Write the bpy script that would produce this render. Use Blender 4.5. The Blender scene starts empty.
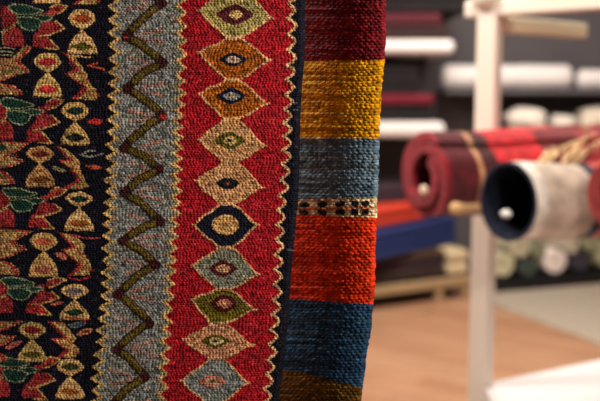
import bpy, bmesh, math, random
import numpy as np
from mathutils import Vector, Matrix, Quaternion

random.seed(7)
SC = bpy.context.scene
COL = SC.collection
F = 850.0                      # focal length in pixels of a 600 x 401 frame
PITCH = math.radians(7.0)
CAM = np.array([0.0, 0.0, 1.45])
CP, SP = math.cos(PITCH), math.sin(PITCH)


def at(px, py, Y):
    """world point seen at (px, py) on the vertical plane Y"""
    a, b = (px - 300) / F, (200.5 - py) / F
    d = np.array([a, CP + b * SP, -SP + b * CP])
    return Vector(CAM + d * (Y / d[1]))


def at_z(px, py, z):
    a, b = (px - 300) / F, (200.5 - py) / F
    d = np.array([a, CP + b * SP, -SP + b * CP])
    return Vector(CAM + d * ((z - CAM[2]) / d[2]))


def lin(c):
    out = []
    for v in c[:3]:
        v = v / 255.0
        out.append(v / 12.92 if v <= 0.04045 else ((v + 0.055) / 1.055) ** 2.4)
    return out


# ------------------------------------------------------------------ materials
def mat(name, rgb, rough=0.8, noise=0.0, scale=30.0, bump=0.0, spec=0.3, sheen=0.0, rgb2=None, stretch=None):
    m = bpy.data.materials.new(name)
    m.use_nodes = True
    nt = m.node_tree
    b = nt.nodes['Principled BSDF']
    b.inputs['Roughness'].default_value = rough
    b.inputs['Specular IOR Level'].default_value = spec
    if sheen:
        b.inputs['Sheen Weight'].default_value = sheen
    c = lin(rgb)
    b.inputs['Base Color'].default_value = (*c, 1)
    if noise or rgb2 or bump:
        tc = nt.nodes.new('ShaderNodeTexCoord')
        mp = nt.nodes.new('ShaderNodeMapping')
        if stretch:
            mp.inputs['Scale'].default_value = stretch
        nz = nt.nodes.new('ShaderNodeTexNoise')
        nz.inputs['Scale'].default_value = scale
        nz.inputs['Detail'].default_value = 4
        nt.links.new(tc.outputs['Object'], mp.inputs['Vector'])
        nt.links.new(mp.outputs['Vector'], nz.inputs['Vector'])
        rp = nt.nodes.new('ShaderNodeValToRGB')
        c2 = lin(rgb2) if rgb2 else [v * (1 - noise) for v in c]
        c1 = c if rgb2 else [min(1, v * (1 + noise * 0.6)) for v in c]
        rp.color_ramp.elements[0].position = 0.35
        rp.color_ramp.elements[1].position = 0.65
        rp.color_ramp.elements[0].color = (*c2, 1)
        rp.color_ramp.elements[1].color = (*c1, 1)
        nt.links.new(nz.outputs['Fac'], rp.inputs['Fac'])
        nt.links.new(rp.outputs['Color'], b.inputs['Base Color'])
        if bump:
            bp = nt.nodes.new('ShaderNodeBump')
            bp.inputs['Strength'].default_value = bump
            bp.inputs['Distance'].default_value = 0.004
            nt.links.new(nz.outputs['Fac'], bp.inputs['Height'])
            nt.links.new(bp.outputs['Normal'], b.inputs['Normal'])
    return m


def band_mat(name, stops, axis='Z', rough=0.9, mottle=0.3, scale=60, sheen=0.2):
    """woven stripes across the length of a rug: stops = [(position in metres, rgb)]; constant bands"""
    m = bpy.data.materials.new(name)
    m.use_nodes = True
    nt = m.node_tree
    b = nt.nodes['Principled BSDF']
    b.inputs['Roughness'].default_value = rough
    b.inputs['Specular IOR Level'].default_value = 0.2
    b.inputs['Sheen Weight'].default_value = sheen
    tc = nt.nodes.new('ShaderNodeTexCoord')
    sp = nt.nodes.new('ShaderNodeSeparateXYZ')
    nt.links.new(tc.outputs['Object'], sp.inputs[0])
    rp = nt.nodes.new('ShaderNodeValToRGB')
    rp.color_ramp.interpolation = 'CONSTANT'
    el = rp.color_ramp.elements
    el[0].position = 0
    el[0].color = (*lin(stops[0][1]), 1)
    el.remove(el[1])
    for p, c in stops[1:]:
        e = el.new(p)
        e.color = (*lin(c), 1)
    nt.links.new(sp.outputs[axis], rp.inputs['Fac'])
    nz = nt.nodes.new('ShaderNodeTexNoise')
    nz.inputs['Scale'].default_value = scale
    nz.inputs['Detail'].default_value = 3
    nt.links.new(tc.outputs['Object'], nz.inputs['Vector'])
    mr = nt.nodes.new('ShaderNodeMapRange')
    mr.inputs['From Min'].default_value = 0.3
    mr.inputs['From Max'].default_value = 0.7
    mr.inputs['To Min'].default_value = 1 - mottle
    mr.inputs['To Max'].default_value = 1 + mottle
    nt.links.new(nz.outputs['Fac'], mr.inputs['Value'])
    mx = nt.nodes.new('ShaderNodeMix')
    mx.data_type = 'RGBA'
    mx.blend_type = 'MULTIPLY'
    mx.inputs['Factor'].default_value = 1
    nt.links.new(rp.outputs['Color'], mx.inputs['A'])
    nt.links.new(mr.outputs['Result'], mx.inputs['B'])
    nt.links.new(mx.outputs['Result'], b.inputs['Base Color'])
    return m


# ------------------------------------------------------------------ object helpers
def link(name, me, m, parent=None):
    o = bpy.data.objects.new(name, me)
    COL.objects.link(o)
    if m is not None:
        me.materials.append(m)
    if parent is not None:
        o.parent = parent
    return o


def obj(name, bm, m, parent=None, smooth=False, loc=None):
    bmesh.ops.recalc_face_normals(bm, faces=bm.faces)
    me = bpy.data.meshes.new(name)
    bm.to_mesh(me)
    bm.free()
    if smooth:
        me.polygons.foreach_set('use_smooth', [True] * len(me.polygons))
    o = link(name, me, m, parent)
    if loc is not None:
        o.location = loc
    return o


def empty(name, loc):
    o = bpy.data.objects.new(name, None)
    o.empty_display_size = 0.05
    COL.objects.link(o)
    o.location = loc
    return o


def tag(o, label, cat, group=None):
    o['label'] = label
    o['category'] = cat
    if group:
        o['group'] = group
    return o


def struct(o):
    o['kind'] = 'structure'
    return o


def add_box(bm, c, s, rotz=0.0, bevel=0.0, seg=2):
    r = bmesh.ops.create_cube(bm, size=1.0)
    vs = r['verts']
    bmesh.ops.scale(bm, vec=s, verts=vs)
    if bevel:
        es = list({e for v in vs for e in v.link_edges})
        rr = bmesh.ops.bevel(bm, geom=es, offset=bevel, segments=seg, profile=0.5, affect='EDGES')
        vs = list({v for f in rr['faces'] for v in f.verts} | {v for v in vs if v.is_valid})
    bmesh.ops.rotate(bm, cent=(0, 0, 0), matrix=Matrix.Rotation(rotz, 3, 'Z'), verts=vs)
    bmesh.ops.translate(bm, vec=c, verts=vs)


def bar_between(bm, p, q, w, h, bevel=0.004):
    """rectangular bar from p to q (both on the bar's centre line)"""
    p, q = Vector(p), Vector(q)
    d = q - p
    L = d.length
    r = bmesh.ops.create_cube(bm, size=1.0)
    vs = r['verts']
    bmesh.ops.scale(bm, vec=(w, h, L), verts=vs)
    if bevel:
        es = list({e for v in vs for e in v.link_edges})
        rr = bmesh.ops.bevel(bm, geom=es, offset=bevel, segments=2, profile=0.5, affect='EDGES')
        vs = list({v for f in rr['faces'] for v in f.verts} | {v for v in vs if v.is_valid})
    z = d.normalized()
    up = Vector((0, 0, 1)) if abs(z.z) < 0.9 else Vector((0, 1, 0))
    x = up.cross(z).normalized()
    y = z.cross(x)
    M = Matrix((x, y, z)).transposed()
    bmesh.ops.rotate(bm, cent=(0, 0, 0), matrix=M, verts=vs)
    bmesh.ops.translate(bm, vec=(p + q) / 2, verts=vs)


def tube(bm, pts, r, n=10, cap=True):
    pts = [Vector(p) for p in pts]
    rs = r if isinstance(r, (list, tuple)) else [r] * len(pts)
    rings = []
    for i, p in enumerate(pts):
        d = (pts[min(i + 1, len(pts) - 1)] - pts[max(i - 1, 0)]).normalized()
        up = Vector((0, 0, 1)) if abs(d.z) < 0.9 else Vector((0, 1, 0))
        x = up.cross(d).normalized()
        y = d.cross(x)
        rings.append([bm.verts.new(p + (x * math.cos(k * 2 * math.pi / n) + y * math.sin(k * 2 * math.pi / n)) * rs[i])
                      for k in range(n)])
    for a, b in zip(rings, rings[1:]):
        for k in range(n):
            bm.faces.new((a[k], a[(k + 1) % n], b[(k + 1) % n], b[k]))
    if cap:
        bm.faces.new(rings[0])
        bm.faces.new(rings[-1])


def spiral_roll(R, r0, turns, L, tail=0.0, squash=1.0, seed=0, nL=24, per=40, fill=0.86, tele=-.012, lump=1.0):
    """a rolled-up rug along +Z: one thick strip wound into a spiral, with uneven edges"""
    rnd = random.Random(seed)
    bm = bmesh.new()
    n = int(per * turns)
    pitch = (R - r0) / turns
    th = pitch * fill
    lumps = [(rnd.uniform(0, 6.28), rnd.uniform(1, 3), rnd.uniform(0.002, 0.006)) for _ in range(3)]
    prof = []
    for i in range(n + 1):
        t = i / n
        a = t * turns * 2 * math.pi + 0.6
        ro = r0 + pitch * turns * t
        ri = ro - th
        k = 1.0
        if t > 0.97:
            k = (1 - t) / 0.03 * 0.7 + 0.3
        prof.append((a, ri, ri + th * k))
    rings = []
    for j in range(nL + 1):
        z = L * j / nL
        ring = []
        for a, ri, ro in prof:
            w = lump * sum(m * math.sin(q * z * 9 + p + a) for p, q, m in lumps) * (ro / R)
            dz = 0.0
            if j == 0 or j == nL:
                dz = 0.003 * math.sin(a * 1.3 + seed) - tele * (1 - ro / R) * (1 if j == 0 else -1)
            ca, sa = math.cos(a), math.sin(a)
            ring.append((bm.verts.new(((ri + w) * ca, (ri + w) * sa * squash, z + dz)),
                         bm.verts.new(((ro + w) * ca, (ro + w) * sa * squash, z + dz))))
        rings.append(ring)
    for A, B in zip(rings, rings[1:]):
        for i in range(n):
            bm.faces.new((A[i][0], A[i + 1][0], B[i + 1][0], B[i][0]))
            bm.faces.new((A[i][1], B[i][1], B[i + 1][1], A[i + 1][1]))
        bm.faces.new((A[0][0], B[0][0], B[0][1], A[0][1]))
        bm.faces.new((A[n][0], A[n][1], B[n][1], B[n][0]))
    for A in (rings[0], rings[-1]):
        for i in range(n):
            bm.faces.new((A[i][0], A[i][1], A[i + 1][1], A[i + 1][0]))
    return bm


def folded_rug(bm, cx, cy, z0, w, d, h, layers, rotz=0.0, seed=0):
    """a rug folded flat: layers joined at a rounded fold on the near side"""
    rnd = random.Random(seed)
    t = h / layers
    M = Matrix.Rotation(rotz, 3, 'Z')
    for k in range(layers):
        jx, jy = rnd.uniform(-0.012, 0.012), rnd.uniform(-0.012, 0.012)
        c = M @ Vector((jx, jy, 0))
        add_box(bm, (cx + c.x, cy + c.y, z0 + t * (k + 0.5)), (w, d, t * 0.98), rotz, bevel=t * 0.42, seg=4)


def cushion(bm, c, sx, sy, sz, seed=0):
    rnd = random.Random(seed)
    r = bmesh.ops.create_uvsphere(bm, u_segments=28, v_segments=16, radius=1.0)
    ph = [rnd.uniform(0, 6.28) for _ in range(6)]
    for v in r['verts']:
        x, y, z = v.co
        def sq(t, p):
            return math.copysign(abs(t) ** p, t)
        x, y = sq(x, 0.7), sq(y, 0.7)
        wob = 1 + 0.07 * math.sin(4 * x + ph[0]) * math.sin(5 * y + ph[1]) + 0.06 * math.sin(6 * z + 3 * x + ph[2])
        zz = max(z * wob, -0.93)
        v.co = (c[0] + x * sx * wob, c[1] + y * sy * wob, c[2] + zz * sz)


# ------------------------------------------------------------------ the woven patterns
S = 3                                     # raster cells per pixel


class Ras:
    def __init__(s, x0, y0, x1, y1, base):
        s.x0, s.y0 = x0, y0
        s.W, s.H = int((x1 - x0) * S), int((y1 - y0) * S)
        s.img = np.empty((s.H, s.W, 3), np.float32)
        s.img[:] = lin(base)
        s.up = np.zeros((s.H, s.W), np.float32)
        s.heather = np.zeros((s.H, s.W), np.float32)

    def box(s, pts, pad=0):
        xs = [p[0] for p in pts]
        ys = [p[1] for p in pts]
        i0 = max(0, int((min(xs) - pad - s.x0) * S) - 1)
        i1 = min(s.W, int((max(xs) + pad - s.x0) * S) + 2)
        j0 = max(0, int((min(ys) - pad - s.y0) * S) - 1)
        j1 = min(s.H, int((max(ys) + pad - s.y0) * S) + 2)
        if i1 <= i0 or j1 <= j0:
            return None
        X, Y = np.meshgrid((np.arange(i0, i1) + .5) / S + s.x0, (np.arange(j0, j1) + .5) / S + s.y0)
        return slice(j0, j1), slice(i0, i1), X, Y

    @staticmethod
    def inside(pts, X, Y):
        m = np.zeros(X.shape, bool)
        n = len(pts)
        for i in range(n):
            xa, ya = pts[i]
            xb, yb = pts[(i + 1) % n]
            if ya == yb:
                continue
            c = ((ya > Y) != (yb > Y)) & (X < (xb - xa) * (Y - ya) / (yb - ya) + xa)
            m ^= c
        return m

    def put(s, js, isl, m, col, up=0.0, heather=0.0):
        s.img[js, isl][m] = lin(col)
        s.up[js, isl][m] = up
        s.heather[js, isl][m] = heather

    def fill(s, pts, col, up=0.0, heather=0.0, clip=None):
        b = s.box(pts)
        if not b:
            return
        js, isl, X, Y = b
        m = s.inside(pts, X, Y)
        if clip is not None:
            m &= s.inside(clip, X, Y)
        s.put(js, isl, m, col, up, heather)

    def ell(s, cx, cy, rx, ry, col, up=0.0, p=2.0):
        b = s.box([(cx - rx, cy - ry), (cx + rx, cy + ry)])
        if not b:
            return
        js, isl, X, Y = b
        m = np.abs((X - cx) / rx) ** p + np.abs((Y - cy) / ry) ** p < 1
        s.put(js, isl, m, col, up)

    def stroke(s, pts, w, col, up=0.4, close=False, speck=0.0):
        P = list(pts) + ([pts[0]] if close else [])
        for (xa, ya), (xb, yb) in zip(P, P[1:]):
            b = s.box([(xa, ya), (xb, yb)], w)
            if not b:
                continue
            js, isl, X, Y = b
            dx, dy = xb - xa, yb - ya
            L2 = dx * dx + dy * dy + 1e-9
            t = np.clip(((X - xa) * dx + (Y - ya) * dy) / L2, 0, 1)
            m = np.hypot(X - xa - t * dx, Y - ya - t * dy) < w / 2
            if speck:
                m &= (np.sin(X * 2.1 + Y * 1.3) + np.sin(Y * 2.9 - X * 0.7) > speck)
            s.put(js, isl, m, col, up)


NAVY = (19, 18, 29)
CREAM = (214, 170, 112)
TAN = (204, 160, 96)
RED = (146, 46, 46)
CRIM = (172, 28, 38)
GREEN = (30, 58, 48)
GREY = (134, 134, 128)
OLIVE = (96, 80, 30)
MAROON = (84, 26, 34)


def sm(pts, it=1):
    """round a closed outline a little (corner cutting)"""
    for _ in range(it):
        q = []
        for i in range(len(pts)):
            a, b = pts[i], pts[(i + 1) % len(pts)]
            q += [(a[0] * .8 + b[0] * .2, a[1] * .8 + b[1] * .2), (a[0] * .2 + b[0] * .8, a[1] * .2 + b[1] * .8)]
        pts = q
    return pts


def zig(tips, depth, side):
    """tips [(x, y)], valleys in between at distance depth to `side`"""
    out = []
    for (xa, ya), (xb, yb) in zip(tips, tips[1:]):
        out.append((xa, ya))
        out.append(((xa + xb) / 2 + depth * side, (ya + yb) / 2))
    out.append(tips[-1])
    return out


def interp(pts, y):
    ys = [p[0] for p in pts]
    xs = [p[1] for p in pts]
    return np.interp(y, ys, xs)


def paint_kilim():
    R = Ras(-6, -46, 346, 450, NAVY)
    rnd = random.Random(3)
    # ---- grey field of the inner border and the crimson field, with their zigzag outlines
    gl, y = [], -60.0
    glx = [(-60, 108), (0, 107.5), (60, 109), (115, 107.5), (150, 107), (200, 104.5), (250, 102), (300, 100), (330, 97), (350, 96), (375, 92), (401, 91), (460, 86)]
    while y < 470:
        gl.append((interp(glx, y) + rnd.uniform(-1.2, 1.2), y))
        y += interp([(0, 13.4), (100, 12.2), (200, 11.2), (300, 11.6), (401, 12.2)], y) + rnd.uniform(-1, 1)
    grx = [(-60, 186), (0, 185), (30, 186), (70, 185), (120, 183.5), (160, 181), (200, 181), (250, 176.5), (300, 173), (330, 171), (360, 168), (401, 166), (460, 160)]
    gr, y = [], -58.0
    while y < 470:
        gr.append((interp(grx, y) + rnd.uniform(-1.0, 1.0), y))
        y += interp([(0, 14), (60, 13.4), (110, 11), (200, 11), (300, 13.2), (401, 13.5)], y) + rnd.uniform(-1, 1)
    rrx = [(-60, 297), (0, 296), (50, 295), (94, 293), (119, 291.5), (147, 290), (177, 288), (205, 286), (240, 283), (275, 282), (312, 280), (346, 276), (373, 273), (401, 271), (460, 264)]
    rr, y = [], -60.0
    while y < 470:
        rr.append((interp(rrx, y) + rnd.uniform(-.8, .8), y))
        y += 14.6 + rnd.uniform(-1.5, 1.5)
    zl = zig(gl, 9.5, 1)
    zr = zig(gr, 8.5, -1)
    zz = []
    for (xa, ya), (xb, yb) in zip(rr, rr[1:]):       # scalloped edge: bulges right, nicks left
        h = yb - ya
        zz += [(xa, ya), (xa - 2.5, ya + h * .22), ((xa + xb) / 2 - 8.0, ya + h * .5), (xb - 3.5, ya + h * .68), (xb - 1.2, ya + h * .82)]
    R.fill([(130, -60)] + zz + [(130, 460)], CRIM)
    R.fill([(p[0], p[1]) for p in zl] + [(150, 460), (150, -60)], GREY, heather=1)
    R.fill([(140, -60)] + zr + [(140, 460)], GREY, heather=1)
    # warm ground between the twin outline threads
    R.stroke([(x + 2.6, y_) for x, y_ in zl], 2.2, (150, 134, 100), .2)
    R.stroke([(x - 2.4, y_) for x, y_ in zr], 2.2, (168, 146, 104), .2)
    R.stroke(zl, 2.3, (206, 164, 98), .6)
    R.stroke(zr, 2.5, (214, 172, 112), .6)
    R.stroke(zz, 2.6, (220, 172, 122), .6)
    # ---- olive meander of the grey border
    me = [(124, -22), (163, 3), (125.5, 37), (163, 63), (126, 88.5), (163, 116), (124, 148), (160, 169), (124, 193), (160.5, 221.5),
          (123, 241), (156, 265), (117, 295), (150, 323.5), (117, 350), (145.5, 377), (112, 405), (141, 432), (108, 456)]
    for i, (a, b) in enumerate(zip(me, me[1:])):       # faint salmon flecks inside each triangle
        c = me[i + 2] if i + 2 < len(me) else b
        if b[0] > a[0]:
            ax, ay = b[0] - 12, b[1] + 1          # tip just left of the right hand corner: '>' marks
            L = rnd.uniform(17, 25)
            for s_ in (-1, 1):
                R.stroke([(ax - 2, ay + s_ * 1.5), (ax - L, ay + s_ * rnd.uniform(5, 9))], 3.4, (176, 112, 90), .3, speck=-.15)
        else:
            ax, ay = b[0] + 14, b[1] - rnd.uniform(-1, 2)
            L = rnd.uniform(20, 28)
            for s_ in (-1, 1):
                R.stroke([(ax + 1, ay + s_ * 2), (ax + L, ay + s_ * rnd.uniform(5, 8))], 3.4, (182, 114, 90), .3, speck=-.15)
    def bow(a, b):
        return [(a[0] + (b[0] - a[0]) * t + .8 * math.sin(t * 9 + a[1]), a[1] + (b[1] - a[1]) * t - 3.2 * math.sin(math.pi * t)) for t in (0, .2, .4, .6, .8, 1)]
    for a, b in zip(me, me[1:]):
        R.stroke(bow(a, b), 8.6, (58, 32, 26), .5)
    for a, b in zip(me, me[1:]):
        p = (a[0] * .86 + b[0] * .14, a[1] * .86 + b[1] * .14)
        q = (a[0] * .14 + b[0] * .86, a[1] * .14 + b[1] * .86)
        W_ = bow(a, b)
        R.stroke(W_[1:5], 5.8, OLIVE, .9)
        mid = W_[3]
        p = W_[1]
        R.stroke([p, W_[2], mid], 2.4, (122, 100, 36), 1.0, speck=.1)
    for x, y_ in me:
        R.ell(x, y_, 3.6, 2.8, (72, 26, 32), .6)
    R.ell(163, 117, 4, 2.5, (178, 40, 44), .6)
    R.ell(170.5, 117.5, 3.2, 2, (206, 200, 196), .6)
    R.ell(126, 37.5, 2, 1.6, (170, 50, 40), .6)
    # ---- the chain of diamonds
    D = [  # left, right, top, bottom, colour
        ((200, 11), (270.5, 18), (236, -13), (233, 38), (176, 158, 92)),
        ((200, 53), (269, 60), (233, 38), (232, 80), (166, 88, 22)),
        ((201, 94), (267, 104), (232, 80), (230, 119), (172, 92, 22)),
        ((200, 140), (264, 146), (230, 119), (230, 162), (206, 152, 98)),
        ((197, 181), (262, 187.5), (230, 162), (226, 204), (208, 152, 104)),
        ((195, 225), (257, 225), (226, 204), (225, 247.5), (26, 26, 40)),
        ((193.5, 266), (257.5, 274.5), (225, 247.5), (223, 289), (138, 136, 116)),
        ((193, 300), (254.5, 309.5), (222, 289), (217, 324), (104, 90, 28)),
        ((185, 340), (252, 345), (217, 324), (215.5, 358.5), (206, 144, 104)),
        ((183, 381), (247, 383), (216, 358.5), (213, 404), (132, 134, 128)),
        ((179, 424), (243, 428), (213, 404), (210, 449), (166, 88, 22)),
        ((204, -36), (272, -30), (237, -60), (236, -13), (138, 136, 116)),
    ]
    for (l, r, t, b, c) in D:
        def side(p, q, k):   # slightly hollow flank
            return [(p[0] + (q[0] - p[0]) * s_ + k[0] * math.sin(math.pi * s_), p[1] + (q[1] - p[1]) * s_ + k[1] * math.sin(2 * math.pi * s_)) for s_ in (0, .2, .4, .6, .8)]
        w = 6.5
        tl, tr = (t[0] - w, t[1] + .5), (t[0] + w, t[1] + .5)
        bl, br = (b[0] - w, b[1] - .5), (b[0] + w, b[1] - .5)
        out = side(l, tl, (-1.2, -1.2)) + side(tr, r, (1.2, -1.2)) + [tr][:0] + side(r, br, (1.5, -1.0)) + side(bl, l, (-1.5, -1.0))
        out = [l] + out[1:5] + [tl, tr] + out[6:10] + [r] + out[11:15] + [br, bl] + out[16:]
        R.fill(out, c, .25, heather=.55 if c in ((138, 136, 116), (132, 134, 128)) else .18)
        oc = (216, 164, 112)
        R.stroke(out, 2.1, oc, .6, close=True)
        R.stroke([(l[0] - 2.5, l[1] - .5), l], 2.0, oc, .6)
        R.stroke([(r[0] + 2.2, r[1]), r], 2.0, oc, .6)

    def eye(cx, cy, rx, ry, c, c2, rx2, ry2, c3=None, p=1.25):
        R.ell(cx, cy, rx, ry, c, .5, p)
        R.ell(cx + .5, cy + .3, rx2, ry2, c2, .7, 1.7)
        if c3:
            R.ell(cx, cy, 2.2, 1.8, c3, .7)
    eye(235, 14.5, 19, 10.5, (92, 32, 42), (218, 178, 106), 7, 4.6)
    eye(233, 59.5, 14.5, 7.2, (22, 26, 42), (196, 168, 146), 7.5, 3.6, (130, 92, 60))
    eye(231, 96, 15, 8.5, (22, 26, 42), (160, 160, 158), 8.5, 4.2, (186, 150, 100))
    eye(229.5, 140.5, 16, 9, (96, 88, 34), (212, 176, 116), 7, 4.4, (30, 28, 28))
    eye(228, 183.5, 11, 6, (24, 34, 34), (24, 34, 34), 6, 4, (168, 52, 56), p=1.7)
    R.ell(225.5, 225, 13.5, 10.2, (216, 166, 104), .7, 1.9)
    R.ell(223, 224, 5, 3, (188, 140, 84), .7)
    eye(223, 268.5, 15, 8.2, (84, 28, 34), (214, 160, 116), 7.6, 4.0)
    eye(224, 303.5, 13, 8.8, (70, 22, 24), (206, 122, 92), 8.2, 4.6, (226, 170, 120), 1.6)
    eye(215.5, 341, 14.5, 7.2, (92, 82, 26), (206, 176, 124), 7.5, 4.0, (34, 32, 26))
    eye(212, 381.5, 14, 7, (190, 104, 84), (196, 150, 120), 8, 4.6, (96, 86, 26))
    eye(209, 427, 14, 8, (22, 26, 42), (196, 168, 146), 7.5, 3.6)
    # ---- dark field: red winged figures with green lenses between them
    T = [((66, 7), (58, 49)), ((63, 101), (51, 143)), ((66, 190.5), (53, 229)), ((64.5, 280), (50, 315)), ((59, 360), (46.5, 399.5)), ((56, 443), (44, 482))]
    t1, t3 = (66, 190.5), (53, 229)
    OUT = (190, 152, 92)
    for k, (a, b) in enumerate(T):
        def mp(p):
            s_ = (p[1] - t1[1]) / (t3[1] - t1[1])
            dx = (a[0] - t1[0]) * (1 - s_) + (b[0] - t3[0]) * s_
            return (p[0] + dx, a[1] + (b[1] - a[1]) * s_)
        def mpl(p):        # the left wing keeps nearer the frame edge
            q = mp(p)
            return (q[0] * .75 + p[0] * .25 + (8 if k == 0 else 2), q[1])
        M = lambda L: [mp(p) for p in L]
        leaf = sm(M([(46, 197), (50, 191), (57, 187.5), (67, 190), (60, 195.5), (51, 198.5)]))
        body = M([(41, 196), (50, 195.5), (46.5, 203), (54, 203.5), (62, 210), (52, 214), (44, 216.5), (34, 214), (39.5, 206), (39, 199)])
        low = M([(32, 214), (42, 214), (44.5, 219), (54, 229.3), (40, 228), (28.5, 227), (28.5, 220)])
        R.fill(body, RED, .3, heather=.5)
        R.fill(low, (154, 46, 46), .3, heather=.5)
        R.fill(leaf, RED if k % 2 else (164, 60, 48), .3, heather=.5)
        R.stroke(M([(51, 198.5), (60, 195.5), (67, 190), (57, 187.5), (50, 191)]), 1.6, OUT, .5)
        R.stroke(M([(54, 203.5), (62, 210), (52, 214), (44, 216.5), (35, 217.5)]), 1.6, OUT, .5)
        R.stroke(M([(44.5, 219), (54, 229.3), (40, 228.6)]), 1.6, OUT, .5)
        lw = [mpl(p) for p in [(-8, 188), (3, 192), (7.5, 198), (8.5, 204), (4, 207), (-8, 212)]]
        ll = [mpl(p) for p in [(-8, 214), (6, 208), (11, 212), (13.5, 219), (12.5, 226.5), (-8, 227)]]
        R.fill(lw, (136, 40, 40), .3, heather=.5)
        R.fill(ll, RED, .3, heather=.3)
        R.stroke(lw[1:], 1.4, OUT, .5, speck=-.8)
        R.stroke([ll[-1], ll[0], ll[1]], 1.5, OUT, .5, speck=-.8)
        # green lenses
        for lens in ([(1, 190), (10, 187.5), (21, 189), (31, 192), (38, 194.5), (24, 197.5), (8, 197)],
                     [(24, 199.5), (37, 197.5), (47, 200), (38, 204), (28, 203)],
                     [(8, 200.5), (20, 199), (34, 202.5), (31, 210), (24, 212.5), (14, 210.5)]):
            L = sm([(x + (6 if k == 0 else 0), y_) for x, y_ in M(lens)])
            R.fill(L, GREEN, .2, heather=.2)
            R.stroke(L, 1.5, (132, 136, 104), .5, close=True, speck=-1.2)
    # tan zigzag figures on the right of the dark field, red along the inner edge
    Z = [[(72, -20), (86, -8), (97, -3), (96, 5), (72, 4), (84, -5)],
         [(62, 52), (75, 57), (87, 74), (87, 80), (97, 91), (97, 100), (72, 99), (85, 87), (64, 74), (77, 69)],
         [(55, 146), (67, 149), (80, 162), (80, 170), (89, 187), (80, 189), (62, 188.5), (77, 180), (70, 169), (58, 160), (70, 160)],
         [(57, 232), (75, 235), (85, 246), (83, 252), (91, 265), (90, 275), (66, 276), (80, 265), (60, 250), (72, 246)],
         [(47, 321), (63, 322), (76, 338), (73, 343), (79, 349), (76, 357), (57, 358), (65, 349), (50, 339), (63, 337)],
         [(44, 402), (60, 404), (72, 418), (70, 423), (76, 431), (74, 440), (52, 441), (62, 430), (46, 420), (59, 417)]]
    for z in Z:
        R.fill(z, (160, 50, 48), .3, heather=.5)
        R.fill([(x + 4.0, y_ + 1.2) for x, y_ in z], (184, 146, 88), .3, heather=.7, clip=z)
        n_ = len(z) // 2
        for (xa, ya), (xb, yb) in zip([((z[i_][0] + z[-1 - i_][0]) / 2 + 2, (z[i_][1] + z[-1 - i_][1]) / 2) for i_ in range(n_)][:-1],
                                      [((z[i_][0] + z[-1 - i_][0]) / 2 + 2, (z[i_][1] + z[-1 - i_][1]) / 2) for i_ in range(n_)][1:]):
            R.stroke([(xa, ya), (xb, yb)], 3.5, (166, 66, 52), .3, speck=.35)
    # their mirrored partners cut by the frame's left edge
    ZL = [[(-6, 58), (14, 58), (27, 45), (32, 48), (19, 61), (30, 72), (16, 75), (5, 80), (-6, 83)], [(-6, 82), (12, 85), (23.5, 92), (22, 95), (-6, 94)],
          [(-6, 141), (31, 142.5), (17, 151), (8, 156), (24, 161), (10, 167), (-6, 170)], [(-6, 169), (6, 172), (15, 181), (14, 184), (-6, 184.5)],
          [(-6, 228), (33, 231), (14, 241), (16, 244), (27, 249), (9, 257), (-6, 261)], [(-6, 259), (11, 263), (20, 272), (18, 275), (-6, 274)],
          [(-6, 322), (25, 321), (8, 328), (-6, 334)], [(-6, 334), (16, 336), (6, 344), (-6, 349)], [(-6, 351), (2, 353), (7, 361), (-6, 363)],
          [(-6, 403), (20, 403), (5, 410), (18, 418), (-6, 432)]]
    for z in ZL:
        R.fill(z, (160, 50, 48), .3, heather=.5)
        R.fill([(x - 4.5, y_ + .3) for x, y_ in z], (164, 130, 80), .3, heather=.8, clip=[(x - 3, y_ + .8) for x, y_ in z])
        cx_, cy_ = sum(p[0] for p in z) / len(z), sum(p[1] for p in z) / len(z)
        for k_ in (-3, 1, 4):
            R.stroke([(-6, cy_ + k_), (cx_ + 6, cy_ + k_ * .6)], 2.2, (150, 58, 50), .3, speck=.5)
        R.stroke([p for p in z if p[0] > -5], 1.2, (186, 146, 90), .4, speck=.2)
    for y_ in (49, 52.5, 56):
        R.stroke([(-6, y_ - .5), (6, y_ - 1), (14, y_)], 1.2, (140, 138, 104), .4)
    R.ell(2, 147.5, 5, 3, GREEN, .3)

    def glass(cx, y0, ym, y1, w, ci, cl, base=CREAM):
        """an hourglass: round bud above, spreading foot below"""
        h = w / 2
        yb = ym + 1.5
        bud = sm([(cx - h, (y0 + ym) / 2 - 1), (cx - h * .62, y0 + 1.5), (cx, y0 - .5), (cx + h * .62, y0 + 1.5), (cx + h, (y0 + ym) / 2), (cx + h * .66, ym - 4), (cx + 1.6, ym), (cx - 1.6, ym), (cx - h * .66, ym - 4)])
        foot = sm([(cx - 1.5, yb), (cx + 1.5, yb), (cx + h * .3, yb + 3), (cx + h * .66, yb + 8), (cx + h * .97, y1 - 6), (cx + h, y1), (cx - h, y1), (cx - h * .97, y1 - 6), (cx - h * .66, yb + 8), (cx - h * .3, yb + 3)])
        R.stroke([(cx, ym - 1), (cx, yb + 2)], 2.6, base, .3)
        R.fill(bud, base, .35, heather=.25)
        R.fill(foot, base, .35, heather=.25)
        R.ell(cx, (y0 + ym) / 2 - .5, h * .66, (ym - y0) * .22, ci, .4, 1.4)
        R.ell(cx, y1 - 7.5, h * .72, (y1 - yb) * .17, cl, .4, 1.4)
        R.stroke([(cx - h, y1 - .5), (cx + h, y1 - .5)], 1.4, tuple(int(v * .62) for v in base), .3, speck=-.3)
    BR, DR, BK, GN = (150, 82, 32), (120, 40, 32), (26, 32, 34), (60, 72, 34)
    glass(82, 9, 29, 54, 29, (166, 74, 34), (84, 80, 28))
    R.stroke([(72, 56), (90, 57.5)], 2, CREAM)
    glass(75, 102, 121, 145, 29, (28, 46, 42), (30, 36, 32), (206, 164, 98))
    glass(79, 192, 207, 231, 29.5, (30, 54, 40), (156, 88, 34))
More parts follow.
